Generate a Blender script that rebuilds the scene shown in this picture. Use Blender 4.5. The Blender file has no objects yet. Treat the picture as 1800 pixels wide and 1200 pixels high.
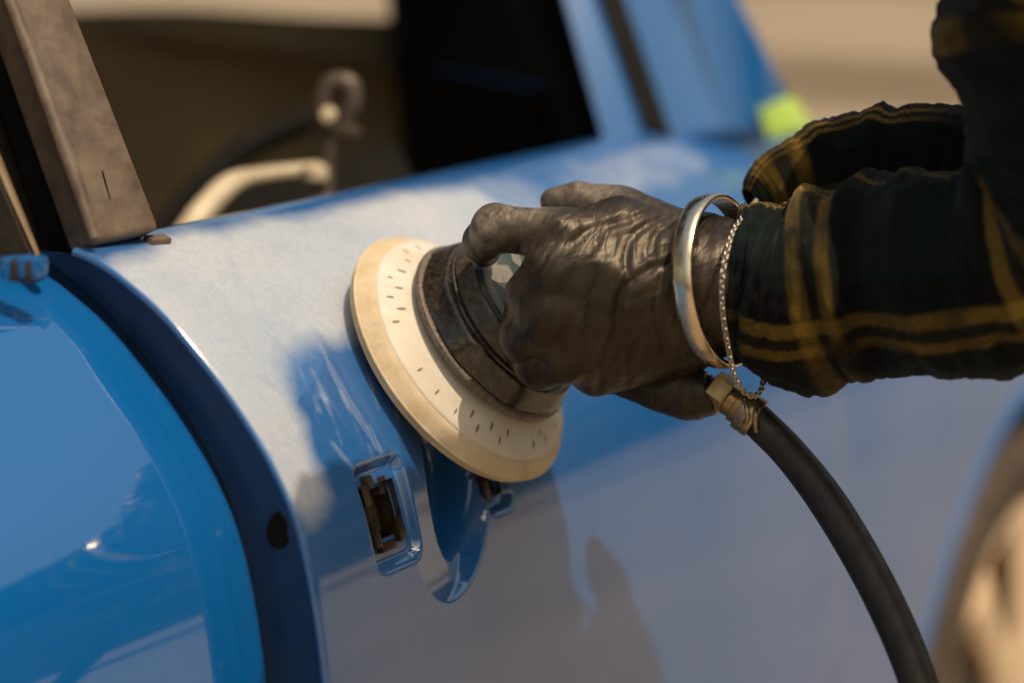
import bpy, bmesh, math, random
import numpy as np
from mathutils import Vector, Matrix, noise

random.seed(4)
rng = np.random.default_rng(4)
sc = bpy.context.scene
COL = sc.collection

# ------------------------------------------------------------------ camera
CAM_Z = 1.15
YAW = math.radians(28.0)          # heading, anticlockwise from +X (the car's forward)
PITCH = math.radians(9.87)        # looking down
LENS = 100.0
cam_d = bpy.data.cameras.new('camera')
cam = bpy.data.objects.new('camera', cam_d)
COL.objects.link(cam)
cam.location = (0, 0, CAM_Z)
cam.rotation_euler = (math.pi / 2 - PITCH, 0, YAW - math.pi / 2)
cam_d.lens = LENS
cam_d.sensor_width = 36.0
cam_d.clip_start = 0.05
cam_d.clip_end = 500
cam_d.dof.use_dof = True
cam_d.dof.focus_distance = 1.615
cam_d.dof.aperture_fstop = 2.4
sc.camera = cam

# ------------------------------------------------------------------ sky, sun, exposure
SUN = Vector((-0.163, -0.448, 0.879)).normalized()      # towards the sun
w = bpy.data.worlds.new('World')
sc.world = w
w.use_nodes = True
wn = w.node_tree
bg = wn.nodes['Background']
sky = wn.nodes.new('ShaderNodeTexSky')
sky.sky_type = 'NISHITA'
sky.sun_disc = False
sky.sun_elevation = math.asin(SUN.z)
sky.sun_rotation = math.atan2(SUN.x, SUN.y)
sky.dust_density = 9.0
sky.air_density = 2.5
sky.ozone_density = 0.3
wn.links.new(sky.outputs[0], bg.inputs[0])
bg.inputs[1].default_value = 0.13
sl = bpy.data.lights.new('sun', 'SUN')
sl.energy = 4.1
sl.angle = math.radians(0.6)
sl.color = (1.0, 0.83, 0.62)
so = bpy.data.objects.new('sun', sl)
COL.objects.link(so)
so.rotation_euler = SUN.to_track_quat('Z', 'Y').to_euler()
so.location = (0, 0, 8)
sc.view_settings.view_transform = 'Standard'
sc.view_settings.look = 'None'
sc.view_settings.exposure = -0.22
sc.view_settings.gamma = 1.0
sc.cycles.use_denoising = True
sc.cycles.max_bounces = 8

# ------------------------------------------------------------------ measuring helpers
FPX = LENS / 36.0 * 1800.0
_d = np.array([math.cos(PITCH) * math.cos(YAW), math.cos(PITCH) * math.sin(YAW), -math.sin(PITCH)])
_r = np.array([math.sin(YAW), -math.cos(YAW), 0.0])
_u = np.cross(_r, _d)
_o = np.array([0, 0, CAM_Z])


def at(px, py, dep):
    """the place in the world seen at a point of the 1800x1200 photograph, dep metres deep"""
    return _o + (_d + _r * (px - 900) / FPX - _u * (py - 600) / FPX) * dep


def smooth(a, b, x):
    t = np.clip((x - a) / (b - a), 0, 1)
    return t * t * (3 - 2 * t)


def catmull(P, n):
    P = np.asarray(P, float)
    Q = np.vstack([2 * P[0] - P[1], P, 2 * P[-1] - P[-2]])
    m = len(P) - 1
    t = np.linspace(0, m - 1e-9, n)
    i = t.astype(int)
    f = (t - i)[:, None]
    a, b, c, d = Q[i], Q[i + 1], Q[i + 2], Q[i + 3]
    return 0.5 * (2 * b + (c - a) * f + (2 * a - 5 * b + 4 * c - d) * f ** 2 + (3 * b - a - 3 * c + d) * f ** 3)


def nz(p, sc_=1.0, seed=0.0):
    return noise.noise(Vector((p[0] * sc_ + seed, p[1] * sc_ - seed, p[2] * sc_ + 2 * seed)))


def nzv(V, s, seed=0.0):
    s = np.broadcast_to(np.asarray(s, float), (3,))
    return np.array([noise.noise(Vector((a * s[0] + seed, b * s[1] - seed, c * s[2] + 2 * seed))) for a, b, c in V])


# ------------------------------------------------------------------ object helpers
def tag(o, label=None, cat=None, group=None, kind=None):
    if label: o['label'] = label
    if cat: o['category'] = cat
    if group: o['group'] = group
    if kind: o['kind'] = kind
    return o


def empty(name, loc, label, cat, group=None):
    o = bpy.data.objects.new(name, None)
    COL.objects.link(o)
    o.location = loc
    o.empty_display_size = 0.05
    tag(o, label, cat, group)
    return o


def link(name, me, m, parent=None):
    o = bpy.data.objects.new(name, me)
    COL.objects.link(o)
    if m is not None:
        me.materials.clear()
        me.materials.append(m)
    if parent is not None:
        root = parent
        o.parent = parent
        mw = Matrix.Identity(4)
        chain = []
        while root is not None:
            chain.append(root)
            root = root.parent
        for c in reversed(chain):
            mw = mw @ c.matrix_parent_inverse @ c.matrix_basis
        o.matrix_parent_inverse = mw.inverted()
    return o


def mesh(name, V, Fc, m, parent=None, flat=False, uv=None, attr=None):
    me = bpy.data.meshes.new(name)
    me.from_pydata([tuple(map(float, v)) for v in V], [], [tuple(int(i) for i in f) for f in Fc])
    if not flat:
        me.polygons.foreach_set('use_smooth', [True] * len(me.polygons))
    if uv is not None:
        lay = me.uv_layers.new(name='UVMap')
        vi = np.empty(len(me.loops), int)
        me.loops.foreach_get('vertex_index', vi)
        lay.data.foreach_set('uv', np.asarray(uv, float)[vi].ravel())
    if attr:
        for k, a in attr.items():
            at_ = me.attributes.new(k, 'FLOAT', 'POINT')
            at_.data.foreach_set('value', np.asarray(a, float))
    me.update()
    return link(name, me, m, parent)


def grid_faces(nu, nv, closed=False, flip=False):
    Fc = []
    for i in range(nu - 1):
        for j in range(nv if closed else nv - 1):
            a, b = i * nv + j, i * nv + (j + 1) % nv
            c, d = (i + 1) * nv + (j + 1) % nv, (i + 1) * nv + j
            Fc.append((a, d, c, b) if flip else (a, b, c, d))
    return Fc


def box(name, c, size, m, parent=None, rot=None, bevel=0.0, seg=2):
    bm = bmesh.new()
    bmesh.ops.create_cube(bm, size=1.0)
    bmesh.ops.scale(bm, vec=size, verts=bm.verts)
    if bevel:
        bmesh.ops.bevel(bm, geom=bm.edges[:], offset=bevel, segments=seg, affect='EDGES', profile=0.5)
    if rot is not None:
        bmesh.ops.transform(bm, matrix=rot.to_4x4(), verts=bm.verts)
    bmesh.ops.translate(bm, vec=Vector(c), verts=bm.verts)
    me = bpy.data.meshes.new(name)
    bm.to_mesh(me)
    bm.free()
    if bevel and seg > 1:
        me.polygons.foreach_set('use_smooth', [True] * len(me.polygons))
        me.set_sharp_from_angle(angle=math.radians(40))
    return link(name, me, m, parent)


def frames(P):
    T = np.gradient(P, axis=0)
    T /= np.linalg.norm(T, axis=1)[:, None]
    ref = np.array([0, 0, 1.0]) if abs(T[0][2]) < 0.9 else np.array([1.0, 0, 0])
    N = np.zeros_like(P)
    n = ref - T[0] * (ref @ T[0])
    n /= np.linalg.norm(n)
    for i in range(len(P)):
        n = n - T[i] * (n @ T[i])
        n /= np.linalg.norm(n)
        N[i] = n
    return T, N, np.cross(T, N)


def tube(name, pts, rad, m, parent=None, n=60, seg=20, caps=True, sq=None, uv=False):
    """a swept tube; sq=(a,b) scales the section along its two axes"""
    P = catmull(pts, n)
    rr = np.interp(np.linspace(0, 1, n), np.linspace(0, 1, len(np.atleast_1d(rad))), np.atleast_1d(rad)) if np.ndim(rad) else np.full(n, rad)
    T, N, B = frames(P)
    th = np.linspace(0, 2 * math.pi, seg, endpoint=False)
    a, b = sq if sq else (1, 1)
    V = (P[:, None, :] + rr[:, None, None] * (a * np.cos(th)[None, :, None] * N[:, None, :] + b * np.sin(th)[None, :, None] * B[:, None, :])).reshape(-1, 3)
    Fc = grid_faces(n, seg, True)
    if caps:
        Fc.append(tuple(reversed(range(seg))))
        Fc.append(tuple(range((n - 1) * seg, n * seg)))
    o = mesh(name, V, Fc, m, parent)
    if caps:
        o.data.set_sharp_from_angle(angle=math.radians(50))
    return o


def basis(n, e):
    n = np.asarray(n, float) / np.linalg.norm(n)
    e = np.asarray(e, float)
    e = e - n * (e @ n)
    e /= np.linalg.norm(e)
    return e, np.cross(n, e), n


def lathe(name, prof, c, fr, m, parent=None, seg=96, mod=None, sharp=35, cap=True):
    """turn (radius, height) pairs about the axis fr[2] at c; mod(theta, r, h) returns a radius factor"""
    e1, e2, ax = fr
    th = np.linspace(0, 2 * math.pi, seg, endpoint=False)
    V = []
    for r, h in prof:
        f = np.ones(seg) if mod is None else mod(th, r, h)
        V.append(c + ax * h + (r * f)[:, None] * (np.cos(th)[:, None] * e1 + np.sin(th)[:, None] * e2))
    V = np.vstack(V)
    Fc = grid_faces(len(prof), seg, True)
    if cap:
        Fc.append(tuple(reversed(range(seg))))
        Fc.append(tuple(range((len(prof) - 1) * seg, len(prof) * seg)))
    o = mesh(name, V, Fc, m, parent)
    o.data.set_sharp_from_angle(angle=math.radians(sharp))
    return o


# ------------------------------------------------------------------ materials
def newmat(name):
    m = bpy.data.materials.new(name)
    m.use_nodes = True
    nt = m.node_tree
    return m, nt, nt.nodes['Principled BSDF']


def node(nt, t, **kw):
    n = nt.nodes.new(t)
    for k, v in kw.items():
        if k in n.inputs.keys() if isinstance(k, str) else False:
            n.inputs[k].default_value = v
        else:
            setattr(n, k, v)
    return n


def ramp(nt, src, stops, interp='LINEAR'):
    r = nt.nodes.new('ShaderNodeValToRGB')
    r.color_ramp.interpolation = interp
    el = r.color_ramp.elements
    while len(el) > 1:
        el.remove(el[-1])
    for i, (p, c) in enumerate(stops):
        e = el[0] if i == 0 else el.new(p)
        e.position = p
        c = (c, c, c) if np.isscalar(c) else c
        e.color = (*c, 1)
    nt.links.new(src, r.inputs[0])
    return r.outputs[0]


def nzn(nt, scale, detail=4, rough=0.55, coord='Object', vec=None, dist=0.0):
    n = nt.nodes.new('ShaderNodeTexNoise')
    n.inputs['Scale'].default_value = scale
    n.inputs['Detail'].default_value = detail
    n.inputs['Roughness'].default_value = rough
    n.inputs['Distortion'].default_value = dist
    if vec is None:
        t = nt.nodes.new('ShaderNodeTexCoord')
        vec = t.outputs[coord]
    nt.links.new(vec, n.inputs['Vector'])
    return n.outputs['Fac']


def mixc(nt, f, a, b, mode='MIX'):
    n = nt.nodes.new('ShaderNodeMix')
    n.data_type = 'RGBA'
    n.blend_type = mode
    for i, v in ((0, f), (6, a), (7, b)):
        if hasattr(v, 'node'):
            nt.links.new(v, n.inputs[i])
        elif i == 0:
            n.inputs[0].default_value = v
        else:
            n.inputs[i].default_value = (*v, 1)
    return n.outputs[2]


def mth(nt, op, a, b=None, clamp=False):
    n = nt.nodes.new('ShaderNodeMath')
    n.operation = op
    n.use_clamp = clamp
    for i, v in ((0, a), (1, b)):
        if v is None: continue
        if hasattr(v, 'node'):
            nt.links.new(v, n.inputs[i])
        else:
            n.inputs[i].default_value = v
    return n.outputs[0]


def bump(nt, bsdf, src, strength, dist=0.002, inp='Normal'):
    b = nt.nodes.new('ShaderNodeBump')
    b.inputs['Strength'].default_value = strength
    b.inputs['Distance'].default_value = dist
    nt.links.new(src, b.inputs['Height'])
    nt.links.new(b.outputs[0], bsdf.inputs[inp])


def plain(name, col, rough=0.5, metal=0.0, var=0.25, vscale=40, bmp=0.0, bscale=300, dust=None, coat=0.0, spec=0.5):
    m, nt, b = newmat(name)
    f = nzn(nt, vscale, 5)
    lo = tuple(c * (1 - var) for c in col)
    hi = tuple(min(1, c * (1 + var)) for c in col)
    c = ramp(nt, f, [(0.3, lo), (0.7, hi)])
    if dust:
        dc, amt, ds = dust
        c = mixc(nt, ramp(nt, nzn(nt, ds, 8, 0.68), [(0.5 - amt * 0.25, 0.0), (0.85 - amt * 0.2, amt)]), c, dc)
    nt.links.new(c, b.inputs['Base Color'])
    rr = ramp(nt, nzn(nt, vscale * 2.3, 4), [(0.3, max(0.02, rough - 0.08)), (0.7, min(1, rough + 0.1))])
    nt.links.new(rr, b.inputs['Roughness'])
    b.inputs['Metallic'].default_value = metal
    b.inputs['Coat Weight'].default_value = coat
    b.inputs['Specular IOR Level'].default_value = spec
    if bmp:
        bump(nt, b, nzn(nt, bscale, 4), bmp)
    return m


def paint_material(name, dusty):
    m, nt, b = newmat(name)
    blue = ramp(nt, nzn(nt, 2.5, 2), [(0.3, (0.0, 0.082, 0.285)), (0.7, (0.0, 0.092, 0.315))])
    b.inputs['Metallic'].default_value = 0.0
    b.inputs['Coat Weight'].default_value = 1.0
    b.inputs['Coat Roughness'].default_value = 0.02
    b.inputs['Coat IOR'].default_value = 1.95
    b.inputs['Roughness'].default_value = 0.4
    b.inputs['Specular IOR Level'].default_value = 0.12
    orange_peel = nzn(nt, 260, 2, 0.5)
    bump(nt, b, orange_peel, 0.02, 0.001, 'Coat Normal')
    film = ramp(nt, nzn(nt, 5, 5, 0.6), [(0.35, 0.02 if dusty else 0.0), (0.75, 0.15 if dusty else 0.02)])
    blue = mixc(nt, film, blue, (0.27, 0.255, 0.24))
    if dusty:
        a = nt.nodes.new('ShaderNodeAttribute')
        a.attribute_name = 'dust'  # sanding dust plus painted sky sheen, with a gap where shadow falls
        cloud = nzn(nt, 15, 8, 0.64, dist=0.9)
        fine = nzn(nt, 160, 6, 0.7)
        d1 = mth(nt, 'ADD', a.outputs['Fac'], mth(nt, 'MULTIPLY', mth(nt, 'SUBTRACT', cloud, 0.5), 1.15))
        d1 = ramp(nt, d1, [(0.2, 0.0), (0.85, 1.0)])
        sw_tc = nt.nodes.new('ShaderNodeTexCoord')
        sw_mp = nt.nodes.new('ShaderNodeMapping')
        sw_mp.inputs['Location'].default_value = (-1.38, -.86, -.88)
        nt.links.new(sw_tc.outputs['Object'], sw_mp.inputs['Vector'])
        sw = nt.nodes.new('ShaderNodeTexWave')
        sw.wave_type = 'RINGS'
        sw.rings_direction = 'SPHERICAL'
        for k_, v_ in (('Scale', 70), ('Distortion', 22), ('Detail', 4), ('Detail Scale', 1.5), ('Detail Roughness', .7)):
            sw.inputs[k_].default_value = v_
        nt.links.new(sw_mp.outputs[0], sw.inputs['Vector'])
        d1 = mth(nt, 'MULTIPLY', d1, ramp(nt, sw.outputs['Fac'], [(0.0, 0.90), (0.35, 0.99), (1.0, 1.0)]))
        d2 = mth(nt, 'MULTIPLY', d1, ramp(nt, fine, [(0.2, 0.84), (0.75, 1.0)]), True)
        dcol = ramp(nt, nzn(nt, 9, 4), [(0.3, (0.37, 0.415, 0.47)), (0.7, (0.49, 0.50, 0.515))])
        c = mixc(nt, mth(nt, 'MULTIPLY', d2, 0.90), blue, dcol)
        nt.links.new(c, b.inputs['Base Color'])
        nt.links.new(ramp(nt, d2, [(0, 0.35), (1, 0.55)]), b.inputs['Roughness'])
        nt.links.new(ramp(nt, d2, [(0, 1.0), (1, 0.35)]), b.inputs['Coat Weight'])
        nt.links.new(ramp(nt, d2, [(0, 0.02), (1, 0.30)]), b.inputs['Coat Roughness'])
    else:
        speck = ramp(nt, nzn(nt, 70, 8, 0.7), [(0.64, 0.0), (0.8, 0.25)])
        nt.links.new(mixc(nt, speck, blue, (0.30, 0.36, 0.45)), b.inputs['Base Color'])
    return m


M = {}
M['paint'] = paint_material('blue_car_paint', False)
M['paint_door'] = paint_material('blue_car_paint_sanded', True)
M['jamb'] = plain('dark_blue_jamb', (0.002, 0.030, 0.115), 0.45, var=0.2, vscale=14, dust=((0.03, 0.06, 0.12), 0.4, 20))  # darker blue than the body panels
M['black_rubber'] = plain('black_rubber', (0.018, 0.015, 0.012), 0.6, var=0.3, dust=((0.10, 0.08, 0.06), 0.3, 60), bmp=0.1)
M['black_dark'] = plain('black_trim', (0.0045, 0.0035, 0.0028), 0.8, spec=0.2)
M['brown_trim'] = plain('brown_trim', (0.060, 0.040, 0.028), 0.5, var=0.25, vscale=18, dust=((0.18, 0.135, 0.10), 0.75, 60), bmp=0.15, bscale=120)
M['tan_strip'] = plain('tan_strip', (0.16, 0.11, 0.06), 0.5)
M['olive'] = plain('olive_cover', (0.215, 0.155, 0.070), 0.75, var=0.22, vscale=6, bmp=0.3, bscale=25)
M['cream_tube'] = plain('cream_tube', (0.44, 0.37, 0.26), 0.4)
M['bracket'] = plain('bracket_metal', (0.08, 0.06, 0.045), 0.45, metal=0.3)
M['dark_plastic'] = plain('dark_plastic', (0.022, 0.016, 0.011), 0.5, var=0.4, vscale=120, dust=((0.09, 0.066, 0.04), 0.4, 90))
M['brass_dark'] = plain('dark_brass', (0.030, 0.019, 0.010), 0.4, metal=0.5, var=0.5, vscale=150)
M['tape'] = plain('lime_tape', (0.27, 0.40, 0.05), 0.6, var=0.2)
M['tyre'] = plain('tyre', (0.030, 0.020, 0.014), 0.8, dust=((0.13, 0.09, 0.06), 0.5, 30))
M['rim'] = plain('rim', (0.60, 0.46, 0.32), 0.4, metal=0.2, var=0.12)
M['foam'] = plain('tan_foam', (0.45, 0.345, 0.215), 0.8, var=0.14, vscale=30, dust=((0.70, 0.62, 0.50), 0.5, 50), bmp=0.12, bscale=700)
M['pad_top'] = plain('white_pad', (0.57, 0.54, 0.49), 0.6, var=0.06, vscale=30, dust=((0.46, 0.35, 0.21), 0.6, 34))
M['hole'] = plain('vent_hole', (0.22, 0.17, 0.11), 0.8)
M['skirt'] = plain('black_skirt', (0.012, 0.009, 0.0065), 0.20, var=0.35, vscale=90, dust=((0.17, 0.125, 0.085), 0.36, 300), bmp=0.07, bscale=220, coat=0.25)
M['lip'] = plain('dusty_lip', (0.045, 0.034, 0.025), 0.45, var=0.5, vscale=200, dust=((0.26, 0.21, 0.155), 0.7, 420), bmp=0.25, bscale=500)
M['housing'] = plain('dusty_housing', (0.022, 0.017, 0.013), 0.34, var=0.4, vscale=90, dust=((0.18, 0.14, 0.105), 0.5, 220), bmp=0.12, bscale=300)
M['cap'] = plain('teal_grey_cap', (0.030, 0.048, 0.050), 0.4, var=0.2, vscale=60, dust=((0.14, 0.14, 0.12), 0.35, 120))
M['print'] = plain('speckled_print', (0.17, 0.16, 0.14), 0.6, var=0.8, vscale=2200)
M['silver'] = plain('silver', (0.78, 0.63, 0.45), 0.24, metal=1.0, var=0.12, vscale=60, bmp=0.05, bscale=250)
M['silver_dark'] = plain('tarnished_silver', (0.50, 0.43, 0.35), 0.32, metal=1.0, var=0.35, vscale=300)
M['hose'] = plain('brown_black_hose', (0.011, 0.0066, 0.004), 0.5, var=0.3, vscale=50, dust=((0.075, 0.05, 0.032), 0.35, 90), bmp=0.12, bscale=400)
M['fitting'] = plain('brass_fitting', (0.27, 0.185, 0.090), 0.36, metal=0.85, var=0.25, vscale=90)
M['clamp'] = plain('clamp_metal', (0.34, 0.26, 0.16), 0.3, metal=0.9, var=0.25, vscale=120)
M['skin'] = plain('skin', (0.42, 0.25, 0.17), 0.5, var=0.08)
M['hair'] = plain('hair', (0.025, 0.017, 0.011), 0.5, var=0.4, vscale=200)
M['jeans'] = plain('dark_jeans', (0.020, 0.024, 0.034), 0.85, var=0.3, vscale=120, bmp=0.3, bscale=900)
M['shoe'] = plain('shoe', (0.02, 0.018, 0.016), 0.6)
M['wall'] = plain('brown_render', (0.035, 0.026, 0.019), 0.9, var=0.10, vscale=0.7, bmp=0.3, bscale=8)
M['plinth'] = plain('brown_plinth', (0.15, 0.10, 0.068), 0.9, var=0.3, vscale=1.2)
M['concrete'] = plain('concrete', (0.245, 0.195, 0.135), 0.9, var=0.15, vscale=0.8, bmp=0.3, bscale=30)


def glove_material():
    m, nt, b = newmat('black_nitrile_glove')
    base = ramp(nt, nzn(nt, 25, 5), [(0.3, (0.0065, 0.0047, 0.0033)), (0.7, (0.0145, 0.0104, 0.0072))])
    a = nt.nodes.new('ShaderNodeAttribute')
    a.attribute_name = 'ridge'
    d = mth(nt, 'ADD', mth(nt, 'MULTIPLY', a.outputs['Fac'], 0.6), ramp(nt, nzn(nt, 60, 8, 0.7), [(0.42, 0.0), (0.85, 0.75)]), True)
    a2 = nt.nodes.new('ShaderNodeAttribute')
    a2.attribute_name = 'chalk'
    ch = mth(nt, 'MULTIPLY', a2.outputs['Fac'], ramp(nt, nzn(nt, 120, 8, 0.72, dist=0.5), [(0.35, 0.15), (0.7, 1.0)]), True)
    c = mixc(nt, mth(nt, 'MULTIPLY', d, 0.34), base, (0.19, 0.138, 0.092))
    c = mixc(nt, mth(nt, 'MULTIPLY', ch, 0.6), c, (0.40, 0.34, 0.28))
    nt.links.new(c, b.inputs['Base Color'])
    nt.links.new(ramp(nt, d, [(0, 0.38), (1, 0.58)]), b.inputs['Roughness'])
    b.inputs['Specular IOR Level'].default_value = 0.42
    b.inputs['Specular Tint'].default_value = (1.0, 0.86, 0.70, 1)
    tc = nt.nodes.new('ShaderNodeTexCoord')

    def along(vec, k):
        n = nt.nodes.new('ShaderNodeVectorMath')
        n.operation = 'DOT_PRODUCT'
        nt.links.new(tc.outputs['Object'], n.inputs[0])
        n.inputs[1].default_value = tuple(vec * k)
        return n.outputs['Value']

    def creases(e_long, e_cross, k_long, k_cross, sharp, det=2):
        # thin stretched creases: a noise drawn out along one direction, folded about its middle value
        cb = nt.nodes.new('ShaderNodeCombineXYZ')
        nt.links.new(along(e_long, k_long), cb.inputs[0])
        nt.links.new(along(e_cross, k_cross), cb.inputs[1])
        nt.links.new(along(_d, k_cross * .6), cb.inputs[2])
        f = nzn(nt, 1.0, det, 0.5, vec=cb.outputs[0], dist=0.2)
        v = mth(nt, 'MULTIPLY', mth(nt, 'ABSOLUTE', mth(nt, 'SUBTRACT', f, 0.5)), sharp, True)
        return mth(nt, 'POWER', v, 0.6)
    c1 = creases(_r * .62 + _u * .78, _r * .78 - _u * .62, 8, 95, 11, 1)
    c2 = creases(_u * .97 + _r * .2, _r * .97 - _u * .2, 13, 170, 8, 1)
    c3 = creases(_r * .9 + _u * .43, _u * .9 - _r * .43, 18, 210, 7, 1)
    hsum = mth(nt, 'ADD', mth(nt, 'MULTIPLY', c1, 1.0), mth(nt, 'ADD', mth(nt, 'MULTIPLY', c2, 0.55), mth(nt, 'MULTIPLY', c3, 0.35)))
    hsum = mth(nt, 'MULTIPLY', hsum, ramp(nt, nzn(nt, 38, 2), [(0.35, 0.25), (0.65, 1.0)]))
    hsum = mth(nt, 'ADD', hsum, mth(nt, 'MULTIPLY', nzn(nt, 1100, 2), 0.06))
    bump(nt, b, hsum, 0.30, 0.0011)
    return m


def plaid_material():
    """woven check in real metres: U along the sleeve, V around it"""
    m, nt, b = newmat('green_black_plaid_flannel')
    uvn = nt.nodes.new('ShaderNodeUVMap')
    uvn.uv_map = 'UVMap'
    sep = nt.nodes.new('ShaderNodeSeparateXYZ')
    nt.links.new(uvn.outputs[0], sep.inputs[0])
    wob = nzn(nt, 30, 3)
    wob = mth(nt, 'MULTIPLY', mth(nt, 'SUBTRACT', wob, 0.5), 0.02)

    def stripes(o, period, off):
        x = mth(nt, 'FRACT', mth(nt, 'ADD', mth(nt, 'DIVIDE', mth(nt, 'ADD', o, 10 * period + off), period), wob))
        y = ramp(nt, x, [(0.0, 0), (0.27, 0), (0.29, 1), (0.35, 1), (0.37, 0.08), (0.42, 0.08), (0.44, 0.9), (0.49, 0.9), (0.51, 0), (1.0, 0)])
        g = ramp(nt, x, [(0.0, 1), (0.10, 1), (0.13, 0), (0.62, 0), (0.66, 1), (1.0, 1)])
        return y, g
    yu, gu = stripes(sep.outputs[0], 0.140, 0.0)
    yv, gv = stripes(sep.outputs[1], 0.200, 0.0)
    # twill weave: yarn shows on alternate diagonal threads
    tw = mth(nt, 'SINE', mth(nt, 'MULTIPLY', mth(nt, 'ADD', sep.outputs[0], mth(nt, 'MULTIPLY', sep.outputs[1], 0.8)), 3200))
    t01 = mth(nt, 'MULTIPLY', mth(nt, 'ADD', tw, 1.0), 0.5)
    fuzz = nzn(nt, 500, 5, 0.7)
    g = mth(nt, 'MULTIPLY', mth(nt, 'ADD', gu, gv), 0.5)
    base = mixc(nt, g, (0.0035, 0.003, 0.0026), (0.005, 0.0105, 0.0105))
    yw = mth(nt, 'ADD', mth(nt, 'MULTIPLY', yu, ramp(nt, t01, [(0.35, 0.1), (0.7, 0.9)])), mth(nt, 'MULTIPLY', yv, ramp(nt, t01, [(0.3, 0.9), (0.65, 0.1)])), True)
    ycol = mixc(nt, fuzz, (0.19, 0.108, 0.010), (0.47, 0.30, 0.05))
    yw = mth(nt, 'MULTIPLY', yw, ramp(nt, nzn(nt, 18, 3), [(0.38, 0.06), (0.62, 1.0)]))
    c = mixc(nt, mth(nt, 'MULTIPLY', yw, 0.82), base, ycol)
    c = mixc(nt, 0.5, c, ramp(nt, fuzz, [(0.3, 0.55), (0.7, 1.35)]), 'MULTIPLY')
    nt.links.new(c, b.inputs['Base Color'])
    b.inputs['Roughness'].default_value = 0.95
    b.inputs['Specular IOR Level'].default_value = 0.1
    b.inputs['Sheen Weight'].default_value = 0.06
    bump(nt, b, mth(nt, 'ADD', t01, mth(nt, 'MULTIPLY', fuzz, 2.0)), 0.35, 0.0008)
    return m


M['glove'] = glove_material()
M['plaid'] = plaid_material()

# ================================================================== SETTING
g = mesh('ground', [(-60, -60, 0), (60, -60, 0), (60, 60, 0), (-60, 60, 0)], [(0, 1, 2, 3)], M['concrete'], flat=True)
tag(g, kind='structure')
kb = box('kerb', (12.6, 4.0, .06), (.5, 40, .12), plain('brown_kerb', (.13, .085, .055), .9, var=.3, vscale=2), bevel=.02)
tag(kb, kind='structure')

wall = empty('building', (24, 0, 0), 'dark brown building across the yard, mirrored in the blue paint', 'building')
for (yc, wd, ht) in ((-30, 16, 6.2), (-15.5, 12.9, 8.2), (-4.5, 8.9, 5.2), (4.5, 8.9, 4.2), (16, 13.9, 3.6)):
    box('wall', (25.5 + .1 * (yc % 3), yc, ht / 2), (3.0, wd, ht), M['wall'], wall)
    box('roof_edge', (25.5 + .1 * (yc % 3), yc, ht + .1), (3.3, wd + .02, .2), M['plinth'], wall, bevel=.03)
    for k in range(int(wd // 3)):
        for lv in range(int(ht // 2.6)):
            box('window', (23.98 + .1 * (yc % 3), yc - wd / 2 + 1.6 + 3 * k, 1.5 + 2.6 * lv), (.08, 1.3, 1.3), M['black_dark'], wall)

# ================================================================== CAR
car = empty('car', (1.8, 1.6, 0), 'bright blue car being sanded, its door handle removed and door ajar', 'car')
XE = 1.2555            # rear edge of the front door
XF = 2.000             # front edge of the front door
PROF = [(.964, .880), (.9635, .905), (.960, .921), (.952, .9305), (.942, .9325), (.930, .930), (.9139, .9235), (.9009, .9156), (.8806, .9024),
        (.8606, .8837), (.8409, .8636), (.8231, .8419), (.809, .8215), (.797, .7981), (.7885, .7692), (.7829, .7384), (.779, .7073),
        (.776, .65), (.777, .55), (.785, .42), (.798, .30), (.812, .275)]
_pp = catmull(PROF, 2400)
_ps = np.concatenate([[0], np.cumsum(np.linalg.norm(np.diff(_pp, axis=0), axis=1))])
_sd = np.arange(0, _ps[-1], 0.0005)
_pp = np.stack([np.interp(_sd, _ps, _pp[:, i]) for i in range(2)], 1)
_k = np.exp(-0.5 * (np.arange(-60, 61) / 20.0) ** 2)
_k /= _k.sum()
_pad = np.vstack([np.repeat(_pp[:1], 60, 0), _pp, np.repeat(_pp[-1:], 60, 0)])
_sm = np.stack([np.convolve(_pad[:, i], _k, 'valid') for i in range(2)], 1)
_wt = smooth(0.07, 0.12, _sd)[:, None]
_pp = _pp * (1 - _wt) + _sm * _wt
_tt = np.gradient(_pp, axis=0)
_tt /= np.linalg.norm(_tt, axis=1)[:, None]
_nn = np.stack([_tt[:, 1], -_tt[:, 0]], 1)          # outward normal (y, z)
if _nn[len(_nn) // 2][0] > 0: _nn = -_nn
S_MAX = _sd[-1]
S_BELT = float(_sd[np.argmin(abs(_pp[:, 0] - .936) + abs(_pp[:, 1] - .9315))])


def body(x, s, inward=0.0, back=0.0):
    """point on the body side: x along the car, s metres down the section from the window flange"""
    x, s, inward = np.broadcast_arrays(np.asarray(x, float), np.asarray(s, float), np.asarray(inward, float))
    y = np.interp(s, _sd, _pp[:, 0])
    z = np.interp(s, _sd, _pp[:, 1])
    ny = np.interp(s, _sd, _nn[:, 0])
    nzz = np.interp(s, _sd, _nn[:, 1])
    drop = 0.16 * np.maximum(0, x - 2.06) ** 1.35 * smooth(0.3, 0.9, z)
    tuck = 0.05 * np.maximum(0, x - 2.35) ** 2
    return np.stack([x, y - ny * inward + tuck + back, z - nzz * inward - drop - .25 * back], -1)


def s_of_z(z):
    m_ = _sd > S_BELT
    return np.interp(-np.asarray(z), -_pp[m_][:, 1], _sd[m_])


def lines(spans):
    out = [spans[0][0]]
    for a, b, st in spans:
        out += list(np.linspace(a, b, max(2, int(round((b - a) / st)) + 1))[1:])
    return np.array(out)


# ---- front door skin, with the handle recess pressed into it
gx = lines([(XE, 1.300, .005), (1.300, 1.505, .0012), (1.505, XF, .007)])
s_a, s_b = float(s_of_z(.865)), float(s_of_z(.715))
gs = lines([(0.0, .05, .002), (.05, s_a, .004), (s_a, s_b, .0012), (s_b, S_MAX, .006)])
X, S = np.meshgrid(gx, gs, indexing='ij')
Z0 = np.interp(S, _sd, _pp[:, 1])


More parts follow.
